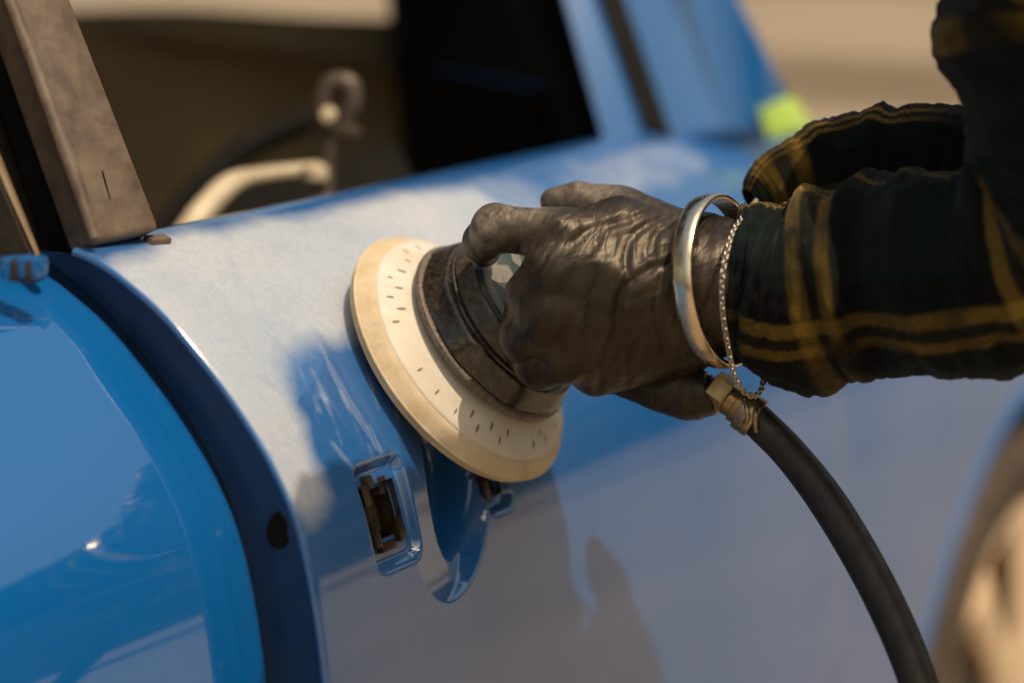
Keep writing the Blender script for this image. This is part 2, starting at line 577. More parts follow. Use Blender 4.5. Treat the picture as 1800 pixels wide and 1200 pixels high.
def rrect(x, z, xc, zc, a, b, r, shear=0.0):
    qx = np.abs(x - xc - shear * (z - zc)) - (a - r)
    qz = np.abs(z - zc) - (b - r)
    return np.hypot(np.maximum(qx, 0), np.maximum(qz, 0)) + np.minimum(np.maximum(qx, qz), 0) - r


HOLE_A = (1.3440, .7825, .0150, .0150)      # x, z, half sizes of the rear socket
HOLE_B = (1.4665, .7800, .0085, .0120)      # the front one
cx = 1.408 + 0.25 * (Z0 - .785)
uu = (X - cx - .003) / .047
ue = np.sqrt(np.clip(1 - (np.abs(Z0 - .782) / .062) ** 2.2, 0, 1))
shelf = np.clip(uu + ue, 0, 2) * .0440 * .17 * np.clip((ue - uu) / .25, 0, 1)     # shallow slope running in from the rear
q2 = np.sqrt(((X - cx - .0170) / .0290) ** 2 + ((Z0 - .790) / .0520) ** 2)
D = shelf + .020 * smooth(1.0, .74, q2)
pa = rrect(X, Z0, 1.3465, .781, .0265, .0290, .009)
D = np.maximum(D, .0075 * smooth(.002, -.0045, pa))
pb = rrect(X, Z0, 1.467, .778, .0165, .0205, .010)
D = np.maximum(D, .0075 * smooth(.002, -.0045, pb))
D = D + .0008 * np.exp(-(pa / .003) ** 2) * 0
Vd = body(X, S, D)
# hem: the skin folds round the rear edge
hem = [(XE - .0012, .0006), (XE - .0020, .0022), (XE - .0014, .0042), (XE + .0015, .0055), (XE + .006, .0058)]
hv = [body(np.full(len(gs), x), gs, i) for x, i in reversed(hem)]
ho = [body(np.full(len(gs), x), gs, i) for x, i in [(XF + .0015, .0025), (XF + .0005, .006), (XF - .01, .03)]]
Vall = np.concatenate([np.stack(hv), Vd, np.stack(ho)], 0)
nu, nv = Vall.shape[:2]
inh = (rrect(X, Z0, HOLE_A[0], HOLE_A[1], HOLE_A[2], HOLE_A[3], .002) < 0) | (rrect(X, Z0, HOLE_B[0], HOLE_B[1], HOLE_B[2], HOLE_B[3], .002) < 0)
inh = np.concatenate([np.zeros((len(hem), nv), bool), inh, np.zeros((3, nv), bool)], 0)
xs_f, ss_f = Vall[..., 0].ravel(), np.broadcast_to(gs, (nu, nv)).ravel()
Fd = [f for f in grid_faces(nu, nv) if not all(inh.flat[i] for i in f) and not (ss_f[f[0]] < S_BELT - .006 and xs_f[f[0]] < XE + .05)]
# sanding haze with painted sky sheen, a cast shadow left blue; outlines in (x, s)
LIT_HAZE_POLY = [(1.2537, .090), (1.3364, .078), (1.4246, .0781), (1.5132, .0803), (1.5939, .0836), (1.6702, .0891), (1.6753, .1215), (1.5634, .1564), (1.451, .178),
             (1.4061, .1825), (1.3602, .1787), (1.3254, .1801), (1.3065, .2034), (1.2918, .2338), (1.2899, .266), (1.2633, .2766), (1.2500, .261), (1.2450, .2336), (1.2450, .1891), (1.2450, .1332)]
SANDING_STROKES = [(1.3363, .1937, 1.3218, .2401, .004, .32), (1.3488, .212, 1.34, .2474, .003, .28), (1.3141, .2385, 1.3266, .2654, .005, .42),
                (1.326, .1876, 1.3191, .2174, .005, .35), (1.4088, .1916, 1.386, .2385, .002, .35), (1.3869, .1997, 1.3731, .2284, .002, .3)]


def poly_sd(px, py, P):
    P = np.asarray(P)
    dmin = np.full(px.shape, 1e9)
    inside = np.zeros(px.shape, bool)
    for (x0, y0), (x1, y1) in zip(P, np.roll(P, -1, 0)):
        ex, ey = x1 - x0, y1 - y0
        t = np.clip(((px - x0) * ex + (py - y0) * ey) / (ex * ex + ey * ey + 1e-12), 0, 1)
        dmin = np.minimum(dmin, np.hypot(px - x0 - t * ex, py - y0 - t * ey))
        c = ((y0 > py) != (y1 > py)) & (px < (x1 - x0) * (py - y0) / (y1 - y0 + 1e-12) + x0)
        inside ^= c
    return np.where(inside, -dmin, dmin)


dust = smooth(.020, -.018, poly_sd(X, S, LIT_HAZE_POLY)) * 0.95
LIGHT_HAZE = [(1.30, .084), (2.02, .086), (2.02, .125), (1.75, .150), (1.60, .165), (1.50, .150), (1.40, .110)]  # fainter pale band, partly sky reflection put into the colour
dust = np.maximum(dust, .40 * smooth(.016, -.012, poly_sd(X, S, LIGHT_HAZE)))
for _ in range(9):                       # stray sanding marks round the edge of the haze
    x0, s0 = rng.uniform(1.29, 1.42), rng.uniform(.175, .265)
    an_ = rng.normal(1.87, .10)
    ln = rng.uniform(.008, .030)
    SANDING_STROKES.append((x0, s0, x0 + ln * math.cos(an_), s0 + ln * math.sin(an_), rng.uniform(.0014, .0034), rng.uniform(.12, .28)))
for (x0, s0, x1, s1, wd, am) in SANDING_STROKES:
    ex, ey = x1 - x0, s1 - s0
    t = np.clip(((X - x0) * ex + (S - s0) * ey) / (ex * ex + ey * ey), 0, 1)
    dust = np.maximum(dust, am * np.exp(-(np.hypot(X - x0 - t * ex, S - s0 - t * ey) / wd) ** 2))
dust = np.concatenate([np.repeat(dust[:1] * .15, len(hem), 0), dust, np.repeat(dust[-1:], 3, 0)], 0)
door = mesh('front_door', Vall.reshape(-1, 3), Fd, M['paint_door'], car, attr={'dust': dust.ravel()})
tag(door, 'front door with dull white haze of sanding and painted sky sheen and empty handle recess')

# rear shut face of the door, seen because it stands ajar
si = np.linspace(S_BELT - .012, S_MAX - .01, 220)
rows = [body(np.full(220, XE + .0058 + dx), si, .0045) + np.array([0, i, 0]) for i, dx in
        ((.0, 0), (.010, .0), (.0115, .003), (.044, .0035), (.0455, .006), (.085, .007))]
sf = np.stack(rows)
fsh = grid_faces(len(rows), 220, flip=True)
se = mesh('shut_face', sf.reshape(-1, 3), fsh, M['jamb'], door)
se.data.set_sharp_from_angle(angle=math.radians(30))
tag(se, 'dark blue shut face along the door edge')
hole_c = body(XE + .0085, s_of_z(.7875), .0045) + np.array([0, .0165, 0])
hc = basis((-1, 0, 0.0), (0, .25, -.97))
lathe('drain_plug', [(.0001, .0032), (.0062, .0032), (.0078, .0028), (.0085, .0010), (.0085, -.003)], hole_c, hc, M['black_dark'], door, seg=40,
      mod=lambda th, r, h: 1 / np.sqrt(np.cos(th) ** 2 / 1.25 ** 2 + np.sin(th) ** 2 / .85 ** 2), cap=False)


# sockets behind the two handle holes: dark liners with latch hardware in them
def socket(h, depth, clips):
    x, z, a, b = h
    s = float(s_of_z(z))
    c = body(x, s, .004)
    nn = np.array([0, np.interp(s, _sd, _nn[:, 0]), np.interp(s, _sd, _nn[:, 1])])
    e1, e2, ax = basis(nn, (1, 0, 0))            # e1 forward, ax outward
    if e2[2] < 0: e2 = -e2
    a, b = a + .0015, b + .0015
    ring = [(-a, -b), (a, -b), (a, b), (-a, b)]
    V = [c + e1 * p + e2 * q_ for p, q_ in ring] + [c + e1 * p + e2 * q_ - ax * depth for p, q_ in ring]
    Fc = [(0, 1, 5, 4), (1, 2, 6, 5), (2, 3, 7, 6), (3, 0, 4, 7), (4, 5, 6, 7)]
    mesh('handle_socket', V, Fc, M['dark_plastic'], door, flat=True)
    R = Matrix((tuple(e1), tuple(e2), tuple(ax))).transposed()
    for (p, q_, dd, sx, sy, sz, mm) in clips:
        box('latch_bracket', c + e1 * p + e2 * q_ - ax * dd, (sx, sy, sz), M[mm], door, rot=R, bevel=.0008)


socket(HOLE_A, .03, [(-.013, .012, .006, .007, .012, .012, 'dark_plastic'), (-.014, -.010, .004, .007, .016, .010, 'brass_dark'), (.004, .004, .014, .010, .03, .008, 'dark_plastic'),
                     (.013, -.012, .006, .006, .014, .012, 'brass_dark'), (.012, .014, .009, .009, .010, .010, 'dark_plastic'), (-.003, -.019, .004, .016, .005, .008, 'brass_dark'), (-.006, .019, .003, .006, .007, .006, 'dark_plastic')])
socket(HOLE_B, .03, [(-.006, -.008, .006, .007, .012, .012, 'dark_plastic'), (.006, .004, .010, .006, .02, .010, 'brass_dark')])

# window seal along the belt and broken clips at its rear end
tube('window_seal', [body(x, .010, .006) + np.array([0, .004, -.012]) for x in np.linspace(XE + .02, XF - .03, 6)], .010, M['black_dark'], door, n=30, seg=12)
for (px, py, dep, sx, sy, sz, mm) in [(276, 424, 1.612, .016, .008, .006, 'brown_trim')]:
    box('trim_clip', at(px, py, dep), (sx, sy, sz), M[mm], door, rot=Matrix.Rotation(.3, 3, 'X') @ Matrix.Rotation(random.uniform(-.3, .3), 3, 'Z'), bevel=.0012)

# ---- rear door: a hand's breadth further in than the door that stands ajar
RIN = .0370
gx2 = lines([(0.10, 1.20, .02), (1.20, XE - .004, .004)])
gs2 = lines([(0.0, .05, .0025), (.05, s_b, .004), (s_b, S_MAX, .012)])
X2, S2 = np.meshgrid(gx2, gs2, indexing='ij')
V2 = body(X2, S2, 0, RIN)
hem2 = [(XE - .0028, .0006), (XE - .0020, .0022), (XE - .0026, .0045), (XE - .0060, .0055), (XE - .015, .012)]
V2 = np.concatenate([V2, np.stack([body(np.full(len(gs2), x), gs2, i, RIN) for x, i in hem2])], 0)
rd = mesh('rear_door', V2.reshape(-1, 3), grid_faces(V2.shape[0], V2.shape[1]), M['paint'], car)
tag(rd, 'glossy blue rear door in the foreground')
tube('window_seal', [body(x, .012, .006, RIN) + np.array([0, .010, -.016]) for x in np.linspace(.12, XE - .02, 6)], .011, M['black_dark'], rd, n=30, seg=12)
for (px, py, mm) in [(18, 470, 'paint'), (45, 468, 'paint'), (66, 470, 'paint'), (32, 474, 'dark_plastic'), (58, 476, 'dark_plastic')]:
    box('trim_clip', at(px, py, 1.50), (.012, .006, .012), M[mm], rd, bevel=.0015)

# ---- front wing with the wheel arch, bonnet
WC = np.array([2.515, .88, .315])
AR = .338
gx3 = lines([(XF + .006, 3.25, .008)])
gs3 = lines([(0.0, .05, .004), (.05, S_MAX, .008)])
X3, S3 = np.meshgrid(gx3, gs3, indexing='ij')
V3 = body(X3, S3, 0.003)
ina = np.hypot(V3[..., 0] - WC[0], V3[..., 2] - WC[2]) < AR
Fw = [f for f in grid_faces(*X3.shape) if not any(ina.flat[i] for i in f)]
wing = mesh('front_wing', V3.reshape(-1, 3), Fw, M['paint_door'], car, attr={'dust': np.zeros(V3.shape[0] * V3.shape[1])})
an = np.linspace(-.15, math.pi + .15, 40)
lipp = []
for a in an:
    z = WC[2] + (AR + .008) * math.sin(a)
    p = body(WC[0] + (AR + .008) * math.cos(a), s_of_z(min(max(z, .29), .9)), .006)
    p[2] = z
    lipp.append(p)
tube('arch_lip', lipp, .006, M['paint'], wing, n=80, seg=12)
V = []
for a in an:
    for yy in (lipp[20][1] + .012, lipp[20][1] + .42):
        V.append((WC[0] + (AR + .006) * math.cos(a), yy, WC[2] + (AR + .006) * math.sin(a)))
mesh('arch_liner', V, grid_faces(len(an), 2), M['black_rubber'], wing)
# bonnet
gy = np.linspace(.955, 2.28, 30)
gxb = np.linspace(2.12, 3.3, 30)
V = []
for x in gxb:
    for y in gy:
        z = body(x, .004)[2] + .052 + .05 * math.sin(math.pi * (y - .955) / 1.325) - .16 * max(0, x - 2.9) ** 1.5
        V.append((x, y + (.02 * max(0, x - 2.6) if y < 1.6 else 0), z))
mesh('bonnet', V, grid_faces(30, 30, flip=True), M['paint'], car)

# ---- wheel
wh_fr = basis((0, -1, 0), (0, 0, 1))
wy = np.array([WC[0], .885, WC[2]])
tyre_p = [(.232, -.10), (.268, -.108), (.290, -.105), (.302, -.09), (.305, -.06), (.306, 0.0), (.305, .06), (.302, .085), (.292, .101), (.276, .104), (.245, .099), (.233, .088)]
ty = lathe('tyre', tyre_p, wy, wh_fr, M['tyre'], car, seg=80, cap=False)
tag(ty, 'dusty dark front tyre')
rm = lathe('rim', [(.236, .085), (.232, .094), (.222, .092), (.212, .070), (.206, -.05), (.200, -.09)], wy, wh_fr, M['rim'], ty, seg=80, cap=False)
lathe('hub', [(.200, -.03), (.10, -.02), (.06, .02), (.055, .075), (.050, .082), (.0001, .084)], wy, wh_fr, M['black_rubber'], ty, seg=60, cap=False)
for k in range(9):
    a = 2 * math.pi * k / 9 + .12
    dv = np.array([math.cos(a), 0, math.sin(a)])
    tube('spoke', [wy + dv * .045 + np.array([0, -.078, 0]), wy + dv * .13 + np.array([0, -.088, 0]), wy + dv * .222 + np.array([0, -.084, 0])], [.030, .026, .034], M['rim'], ty, n=12, seg=10, sq=(1.0, .55))

# ---- pillars
def slab(name, quad, thick, m, parent, nrm=None, ext=0.0):
    """plate with the four corners given (top-left, top-right, bottom-right, bottom-left), its top carried on by ext"""
    A, B_, C_, D_ = [np.asarray(p, float) for p in quad]
    A = A + (A - D_) * ext
    B_ = B_ + (B_ - C_) * ext
    n_ = np.cross(B_ - A, D_ - A)
    n_ /= np.linalg.norm(n_)
    if n_ @ _d < 0: n_ = -n_
    bm = bmesh.new()
    vs = [bm.verts.new(p) for p in (A, B_, C_, D_)] + [bm.verts.new(p + n_ * thick) for p in (A, B_, C_, D_)]
    for f in ((3, 2, 1, 0), (4, 5, 6, 7), (0, 1, 5, 4), (1, 2, 6, 5), (2, 3, 7, 6), (3, 0, 4, 7)):
        bm.faces.new([vs[i] for i in f])
    bmesh.ops.recalc_face_normals(bm, faces=bm.faces[:])
    bmesh.ops.bevel(bm, geom=bm.edges[:], offset=min(.004, thick * .3), segments=3, affect='EDGES', profile=.5)
    me = bpy.data.meshes.new(name)
    bm.to_mesh(me)
    bm.free()
    me.polygons.foreach_set('use_smooth', [True] * len(me.polygons))
    me.set_sharp_from_angle(angle=math.radians(40))
    return link(name, me, m, parent)


bp = slab('centre_pillar', [at(12, 0, 1.575), at(127, 0, 1.615), at(284, 402, 1.605), at(166, 428, 1.565)], .02, M['brown_trim'], car, ext=.95)
tag(bp, 'dusty brown centre pillar trim beside the door opening')
tube('trim_edge', [at(-140, -400, 1.57), at(20, 10, 1.57), at(112, 260, 1.565), at(166, 420, 1.56)], [.004, .004, .005, .0035], M['brown_trim'], bp, n=30, seg=10)
tube('crack', [at(180, 300, 1.5865), at(192, 350, 1.585), at(206, 402, 1.583)], [.0004, .0010, .0004], M['black_dark'], bp, n=16, seg=8)
slab('pillar_seal', [at(-70, -20, 1.60), at(20, -20, 1.60), at(190, 520, 1.605), at(98, 520, 1.605)], .03, M['black_dark'], car, ext=.8)
slab('window_frame', [at(-150, 0, 1.56), at(-110, 0, 1.56), at(82, 480, 1.535), at(64, 480, 1.535)], .012, M['tan_strip'], car, ext=.5)
slab('rear_glass_frame', [at(-300, -20, 1.62), at(-40, -20, 1.62), at(90, 500, 1.60), at(-200, 540, 1.50)], .01, M['black_dark'], car, ext=.8)

fp = slab('front_pillar', [at(1090, -10, 2.235), at(1200, -10, 2.255), at(1335, 250, 2.30), at(1176, 250, 2.22)], .05, M['paint'], car, ext=1.0)
tag(fp, 'blue windscreen pillar with lime tape at its foot')
slab('door_frame_front', [at(985, -10, 2.17), at(1040, -10, 2.18), at(1136, 262, 2.165), at(1066, 268, 2.14)], .03, M['paint'], car, ext=1.0)
slab('pillar_seal', [at(1030, -10, 2.21), at(1100, -10, 2.22), at(1190, 255, 2.20), at(1126, 258, 2.19)], .03, M['black_dark'], car, ext=1.0)
slab('pillar_seal', [at(880, -10, 2.24), at(995, -10, 2.24), at(1075, 272, 2.20), at(1020, 280, 2.19)], .03, M['black_dark'], car, ext=1.0)
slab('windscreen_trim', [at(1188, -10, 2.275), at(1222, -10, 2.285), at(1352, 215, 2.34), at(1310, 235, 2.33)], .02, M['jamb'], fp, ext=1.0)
slab('windscreen_edge', [at(1216, -10, 2.31), at(1262, -10, 2.33), at(1392, 205, 2.40), at(1345, 225, 2.37)], .02, M['paint'], fp, ext=1.0)
slab('masking_tape', [at(1332, 190, 2.27), at(1392, 164, 2.27), at(1432, 226, 2.26), at(1350, 244, 2.26)], .006, M['tape'], fp)

# ---- cabin: covered dashboard, seat, inner fittings, floor, roof, far side
cab = [at(60, 22, 2.62), at(300, 16, 2.60), at(560, 30, 2.58), at(760, 34, 2.57), at(1040, 34, 2.56)]
P = catmull(cab, 60)
V = []
for i, p in enumerate(P):
    for k in range(24):
        t = k / 23
        q_ = p + np.array([-.34 * t ** 1.5, -.03 * t, -.44 * t])
        q_ = q_ + np.array([1, 0, 0]) * .012 * nz(q_, 7, 3) + np.array([-.012, 0, .008]) * math.sin(math.pi * min(1, t * 6))
        V.append(q_)
cv = mesh('dashboard_cover', V, grid_faces(60, 24), M['olive'], car)
md = cv.modifiers.new('thick', 'SOLIDIFY')
md.thickness = .02
tag(cv, 'olive masking cover over the dashboard')
tube('dashboard_edge', [at(250, 430, 2.02), at(330, 345, 2.06), at(430, 262, 2.10), at(540, 212, 2.13), at(600, 196, 2.15)], [.006, .009, .011, .011, .008], M['black_dark'], car, n=40, seg=12, sq=(1, .8))
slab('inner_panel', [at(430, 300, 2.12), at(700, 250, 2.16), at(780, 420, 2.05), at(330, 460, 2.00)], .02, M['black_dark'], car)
gt = tube('inner_rail', [at(318, 425, 1.93), at(352, 378, 1.94), at(400, 328, 1.96), at(450, 310, 1.98), at(560, 298, 2.0)], [.0095, .0095, .0085, .006, .006], M['cream_tube'], car, n=50, seg=14)
tag(gt, 'cream bent tube inside the window')
br = box('seat_belt_clip', at(592, 232, 2.0), (.014, .034, .010), M['bracket'], car, bevel=.003)
tube('clip_hook', [at(572, 225, 2.0), at(566, 190, 2.0), at(580, 150, 2.0), at(612, 148, 2.0), at(618, 185, 2.0), at(602, 222, 2.0)], [.005, .006, .007, .008, .008, .006], M['bracket'], br, n=40, seg=12)
lathe('rivet', [(.0001, .004), (.005, .003), (.0065, 0), (.006, -.004)], at(577, 203, 1.985), basis(-_d, _u), M['cream_tube'], br, seg=24)
tube('clip_stem', [at(580, 245, 2.0), at(576, 290, 2.0), at(572, 350, 2.0)], [.007, .0055, .0055], M['bracket'], br, n=16, seg=12)
lathe('stem_collar', [(.006, -.006), (.0095, -.004), (.0095, .004), (.006, .006)], at(553, 304, 1.99), basis((0, 0, 1), (1, 0, 0)), M['cream_tube'], br, seg=20)
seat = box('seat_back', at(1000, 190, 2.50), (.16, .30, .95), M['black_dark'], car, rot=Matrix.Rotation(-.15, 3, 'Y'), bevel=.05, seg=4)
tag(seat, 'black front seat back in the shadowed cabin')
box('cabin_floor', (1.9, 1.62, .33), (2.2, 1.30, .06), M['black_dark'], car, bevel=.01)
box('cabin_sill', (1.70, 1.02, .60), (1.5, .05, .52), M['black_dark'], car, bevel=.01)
box('far_side', (1.75, 2.33, .62), (3.0, .06, .62), M['paint'], car, bevel=.03)
box('roof', (1.45, 1.60, 1.42), (2.1, 1.24, .05), M['paint'], car, bevel=.022, seg=3)  # unseen roof, stretched forward and outward to shade the dashboard cover

# ================================================================== SANDER
SC = at(796, 637, 1.7)
SN = np.array([-.012, -.797, .605])
SN /= np.linalg.norm(SN)
E1, E2, _ = basis(SN, _r * .605 - _u * .797)         # E1 down the door, E2 across it
FR = (E1, E2, SN)
# rest the pad on the door: push it out until no point of its face is inside the body
_th = np.linspace(0, 2 * math.pi, 72)
_m = _sd > S_BELT
_pen = 0.0
for rr_ in (.02, .045, .082):
    for t_ in _th:
        p_ = SC + rr_ * (math.cos(t_) * E1 + math.sin(t_) * E2)
        k_ = np.argmin((_pp[:, 0] - p_[1]) ** 2 + (_pp[:, 1] - p_[2]) ** 2)
        dist_ = (p_[1] - _pp[k_, 0]) * _nn[k_, 0] + (p_[2] - _pp[k_, 1]) * _nn[k_, 1]
        _pen = min(_pen, dist_)
SC = SC - SN * _pen * .75
print('pad pushed out', -_pen)
sander = empty('orbital_sander', SC, 'black round air sander with cream perforated pad pressed on the blue door', 'sander')
pad = lathe('foam_pad', [(.060, .0048), (.0838, .0048), (.0848, .0051), (.0853, .0058), (.0850, .0066), (.0842, .0069), (.0838, .0076), (.0823, .0095), (.0803, .0125), (.0780, .0144), (.0755, .0152), (.062, .0160)], SC, FR, M['foam'], sander, seg=128)
tag(pad, 'thick tan foam rim of the pad')
disc = lathe('backing_plate', [(.0765, .012), (.0762, .0154), (.0752, .0166), (.0735, .0174), (.052, .0290), (.036, .0305)], SC, FR, M['pad_top'], sander, seg=128)
lathe('abrasive_disc', [(.05, .0), (.0820, .0), (.0832, .0008), (.0834, .0047), (.05, .0049)], SC, FR, M['foam'], sander, seg=96)
for ri, (rad_, n_) in enumerate(((.0695, 26), (.0645, 26))):
    for k in range(n_):
        if rng.random() < (.12 if ri == 0 else .45): continue
        a = 2 * math.pi * (k + .5 * ri + rng.uniform(-.1, .1)) / n_
        sz = rng.uniform(.6, 1.1)
        dv = math.cos(a) * E1 + math.sin(a) * E2
        h_ = np.interp(rad_, [.052, .0735], [.0290, .0174]) + .0003
        c_ = SC + dv * rad_ + SN * h_
        nn_ = SN * .95 + dv * .32
        tv = np.cross(SN, dv)
        ring = [c_ + dv * (.0024 * sz * math.cos(t)) + tv * (.0009 * sz * math.sin(t)) - SN * (.0024 * sz * .60 * math.cos(t)) for t in np.linspace(0, 2 * math.pi, 10, endpoint=False)]
        mesh('vent_hole', ring, [tuple(range(10))], M['hole'], disc, flat=True)

scal = lambda th, r, h: 1 + .014 * np.cos(8 * th + .4) * smooth(.031, .040, h) * smooth(.056, .048, h) + .004 * np.cos(3 * th)
lathe('skirt_lip', [(.052, .0305), (.0590, .0308), (.0606, .0320), (.0610, .0335), (.0604, .0352), (.0588, .0362), (.055, .0362)], SC, FR, M['lip'], sander, seg=128)
sk = lathe('dust_skirt', [(.0560, .0355), (.0582, .0368), (.0586, .0376), (.0582, .0386), (.0560, .0440), (.0545, .0480), (.0538, .0500), (.0530, .0510), (.0512, .0514), (.0470, .0512)], SC, FR, M['skirt'], sander, seg=160, mod=scal)
lathe('skirt_clamp', [(.046, .0505), (.0500, .0508), (.0508, .0518), (.0508, .0535), (.0498, .0542), (.046, .0542)], SC, FR, M['skirt'], sander, seg=128)
hs = lathe('housing', [(.0470, .0540), (.0492, .0545), (.0500, .0556), (.0499, .0570), (.0490, .0590), (.0482, .0630), (.0474, .0660), (.0462, .0676), (.0448, .0682), (.0440, .0680)], SC, FR, M['housing'], sander, seg=128,
           mod=lambda th, r, h: 1 + .005 * np.cos(5 * th + 1.0))
cp = lathe('cap', [(.0448, .0670), (.0446, .0685), (.0436, .0695), (.038, .0713), (.030, .0731), (.018, .0746), (.0001, .0752)], SC, FR, M['cap'], sander, seg=96, cap=False)


def cap_h(r):
    return np.interp(r, [.0001, .018, .030, .038, .0436], [.0752, .0746, .0731, .0713, .0695]) + .0004


# printed marks on the cap: a speckled rim band and a blocky hook shape
def on_cap(name, polar, parent):
    """a quad strip given as pairs of (radius, angle) edges"""
    V = []
    for (r0, a0), (r1, a1) in polar:
        for r_, a_ in ((r0, a0), (r1, a1)):
            V.append(SC + SN * cap_h(r_) + r_ * (math.cos(a_) * E1 + math.sin(a_) * E2))
    mesh(name, V, grid_faces(len(polar), 2), M['print'], parent, flat=True)


on_cap('rim_print', [((.0385, a), (.0432, a)) for a in np.linspace(0, 2 * math.pi, 90)], cp)


def tri_print(pts):
    """blocky letter stroke on the cap, points in cap plane (u along E1, v along E2)"""
    V = []
    for u_, v_ in pts:
        r_ = math.hypot(u_, v_)
        V.append(SC + SN * cap_h(r_) + u_ * E1 + v_ * E2)
    mesh('logo_print', V, [tuple(range(len(pts)))], M['print'], cp, flat=True)


LOGO = [(-.0336, -.0164), (-.0321, -.012), (-.0294, -.0162), (-.0254, -.008), (-.018, -.0119), (-.0159, -.0168), (-.0202, -.0279), (-.0242, -.0301)]
tri_print(LOGO)
tri_print([(-.0330, .0085), (-.0300, .0165), (-.0180, .002), (-.0255, -.001)])

# inlet tail under the palm
tail = tube('inlet_grip', [SC + SN * .066, at(1040, 622, 1.655), at(1120, 658, 1.640), at(1190, 686, 1.630), at(1238, 694, 1.625), at(1256, 692, 1.6235)], [.020, .018, .0150, .0152, .0138, .0105], M['glove'], sander, n=70, seg=32)
for v_ in tail.data.vertices:
    f_ = nz(v_.co, 90, 1) * .0016 + nz(v_.co, 260, 2) * .0005
    v_.co += Vector(v_.normal) * f_
tag(tail, 'soft black grip around the air inlet')

# ================================================================== AIR HOSE
hp = [at(1262, 690, 1.622), at(1326, 734, 1.618), at(1388, 796, 1.612), at(1452, 878, 1.60), at(1512, 975, 1.585), at(1564, 1075, 1.57), at(1608, 1180, 1.555), at(1640, 1290, 1.54), at(1668, 1440, 1.52), at(1690, 1640, 1.50)]
gp = hp[-1]
hp += [np.array([gp[0], gp[1] - .02, .40]), np.array([gp[0] + .03, gp[1] - .10, .10]), np.array([gp[0] + .2, gp[1] - .25, .014]), np.array([gp[0] + .8, gp[1] - .9, .014])]
hose = tube('air_hose', hp[1:], [.0098, .0100] + [.0108] * 10, M['hose'], None, n=160, seg=28)
tag(hose, 'brown black rubber air hose curving down from the sander', 'hose')
hx = (hp[1] - hp[0]) / np.linalg.norm(hp[1] - hp[0])
ff = basis(hx, _u)
hexm = lambda th, r, h: 1 / np.maximum(np.abs(np.cos(((th + .3) % (math.pi / 3)) - math.pi / 6)), .5) * .92
p0 = hp[0] - hx * .006
lathe('hose_fitting', [(.0085, .0), (.0115, .0008), (.0118, .002), (.0118, .0110), (.0113, .0122), (.0088, .0128), (.0085, .0175), (.0098, .0180), (.0098, .0235), (.008, .0240)], p0, ff, M['fitting'], hose, seg=60, mod=lambda th, r, h: np.where((h > .0005) & (h < .0125), hexm(th, r, h), 1.0), sharp=25)
cpos = p0 + hx * .0275
lathe('hose_clamp', [(.0104, -.0055), (.0116, -.0052), (.0120, -.0040), (.0120, .0040), (.0116, .0052), (.0104, .0055)], cpos, ff, M['clamp'], hose, seg=60)
# raised ear of the clamp
for sgn in (-1, 1):
    tube('clamp_ear', [cpos - _d * .0118 + hx * .004 * sgn + _u * .006, cpos - _d * .0150 + hx * .0030 * sgn + _u * .002, cpos - _d * .0150 + hx * .0025 * sgn - _u * .003, cpos - _d * .0115 + hx * .004 * sgn - _u * .007],
         [.0016, .0014, .0014, .0016], M['clamp'], hose, n=20, seg=10)

# ================================================================== PERSON
person = empty('person', (1.44, -.02, 0), 'person in dark green plaid shirt and black glove pressing the sander', 'person')


def nets(V, o, h):
    """naive surface nets"""
    ins = V < 0
    nx, ny, nz_ = V.shape
    cs = np.zeros((nx - 1, ny - 1, nz_ - 1), int)
    for i in (0, 1):
        for j in (0, 1):
            for k in (0, 1):
                cs += ins[i:nx - 1 + i, j:ny - 1 + j, k:nz_ - 1 + k]
    act = (cs > 0) & (cs < 8)
    I, J, K = np.nonzero(act)
    acc = np.zeros((len(I), 3))
    cnt = np.zeros(len(I))
    cor = [(i, j, k) for i in (0, 1) for j in (0, 1) for k in (0, 1)]
    for a in range(8):
        for b in range(a + 1, 8):
            da = np.array(cor[b]) - np.array(cor[a])
            if np.abs(da).sum() != 1: continue
            va = V[I + cor[a][0], J + cor[a][1], K + cor[a][2]]
            vb = V[I + cor[b][0], J + cor[b][1], K + cor[b][2]]
            x = (va < 0) != (vb < 0)
            t = np.where(x, va / np.where(x, va - vb, 1), 0)
            pt = np.array(cor[a])[None] + t[:, None] * da[None]
            acc += np.where(x[:, None], pt, 0)
            cnt += x
    P = (acc / cnt[:, None] + np.stack([I, J, K], 1)) * h + o
    idx = -np.ones(act.shape, int)
    idx[I, J, K] = np.arange(len(I))
    Q = []
    for ax in range(3):
        sl0 = [slice(None)] * 3
        sl1 = [slice(None)] * 3
        sl0[ax] = slice(0, -1)
        sl1[ax] = slice(1, None)
        A, B = ins[tuple(sl0)], ins[tuple(sl1)]
        e = np.stack(np.nonzero(A != B), 1)
        b, c = (ax + 1) % 3, (ax + 2) % 3
        ok = (e[:, b] > 0) & (e[:, c] > 0) & (e[:, b] < V.shape[b] - 1) & (e[:, c] < V.shape[c] - 1)
        e = e[ok]
        fl = A[tuple(e.T)]
        def cell(db, dc):
            q = e.copy()
            q[:, b] -= db
            q[:, c] -= dc
            return idx[tuple(q.T)]
        q = np.stack([cell(1, 1), cell(0, 1), cell(0, 0), cell(1, 0)], 1)
        q[~fl] = q[~fl][:, ::-1]
        Q.append(q)
    return P, np.vstack(Q)


def rcone(P, a, b, ra, rb):
    ab = b - a
    t = np.clip(((P - a) @ ab) / (ab @ ab + 1e-12), 0, 1)
    return np.linalg.norm(P - a - t[..., None] * ab, axis=-1) - (ra + (rb - ra) * t)


def smin(a, b, k):
    h = np.clip(.5 + .5 * (b - a) / k, 0, 1)
    return b + (a - b) * h - k * h * (1 - h)


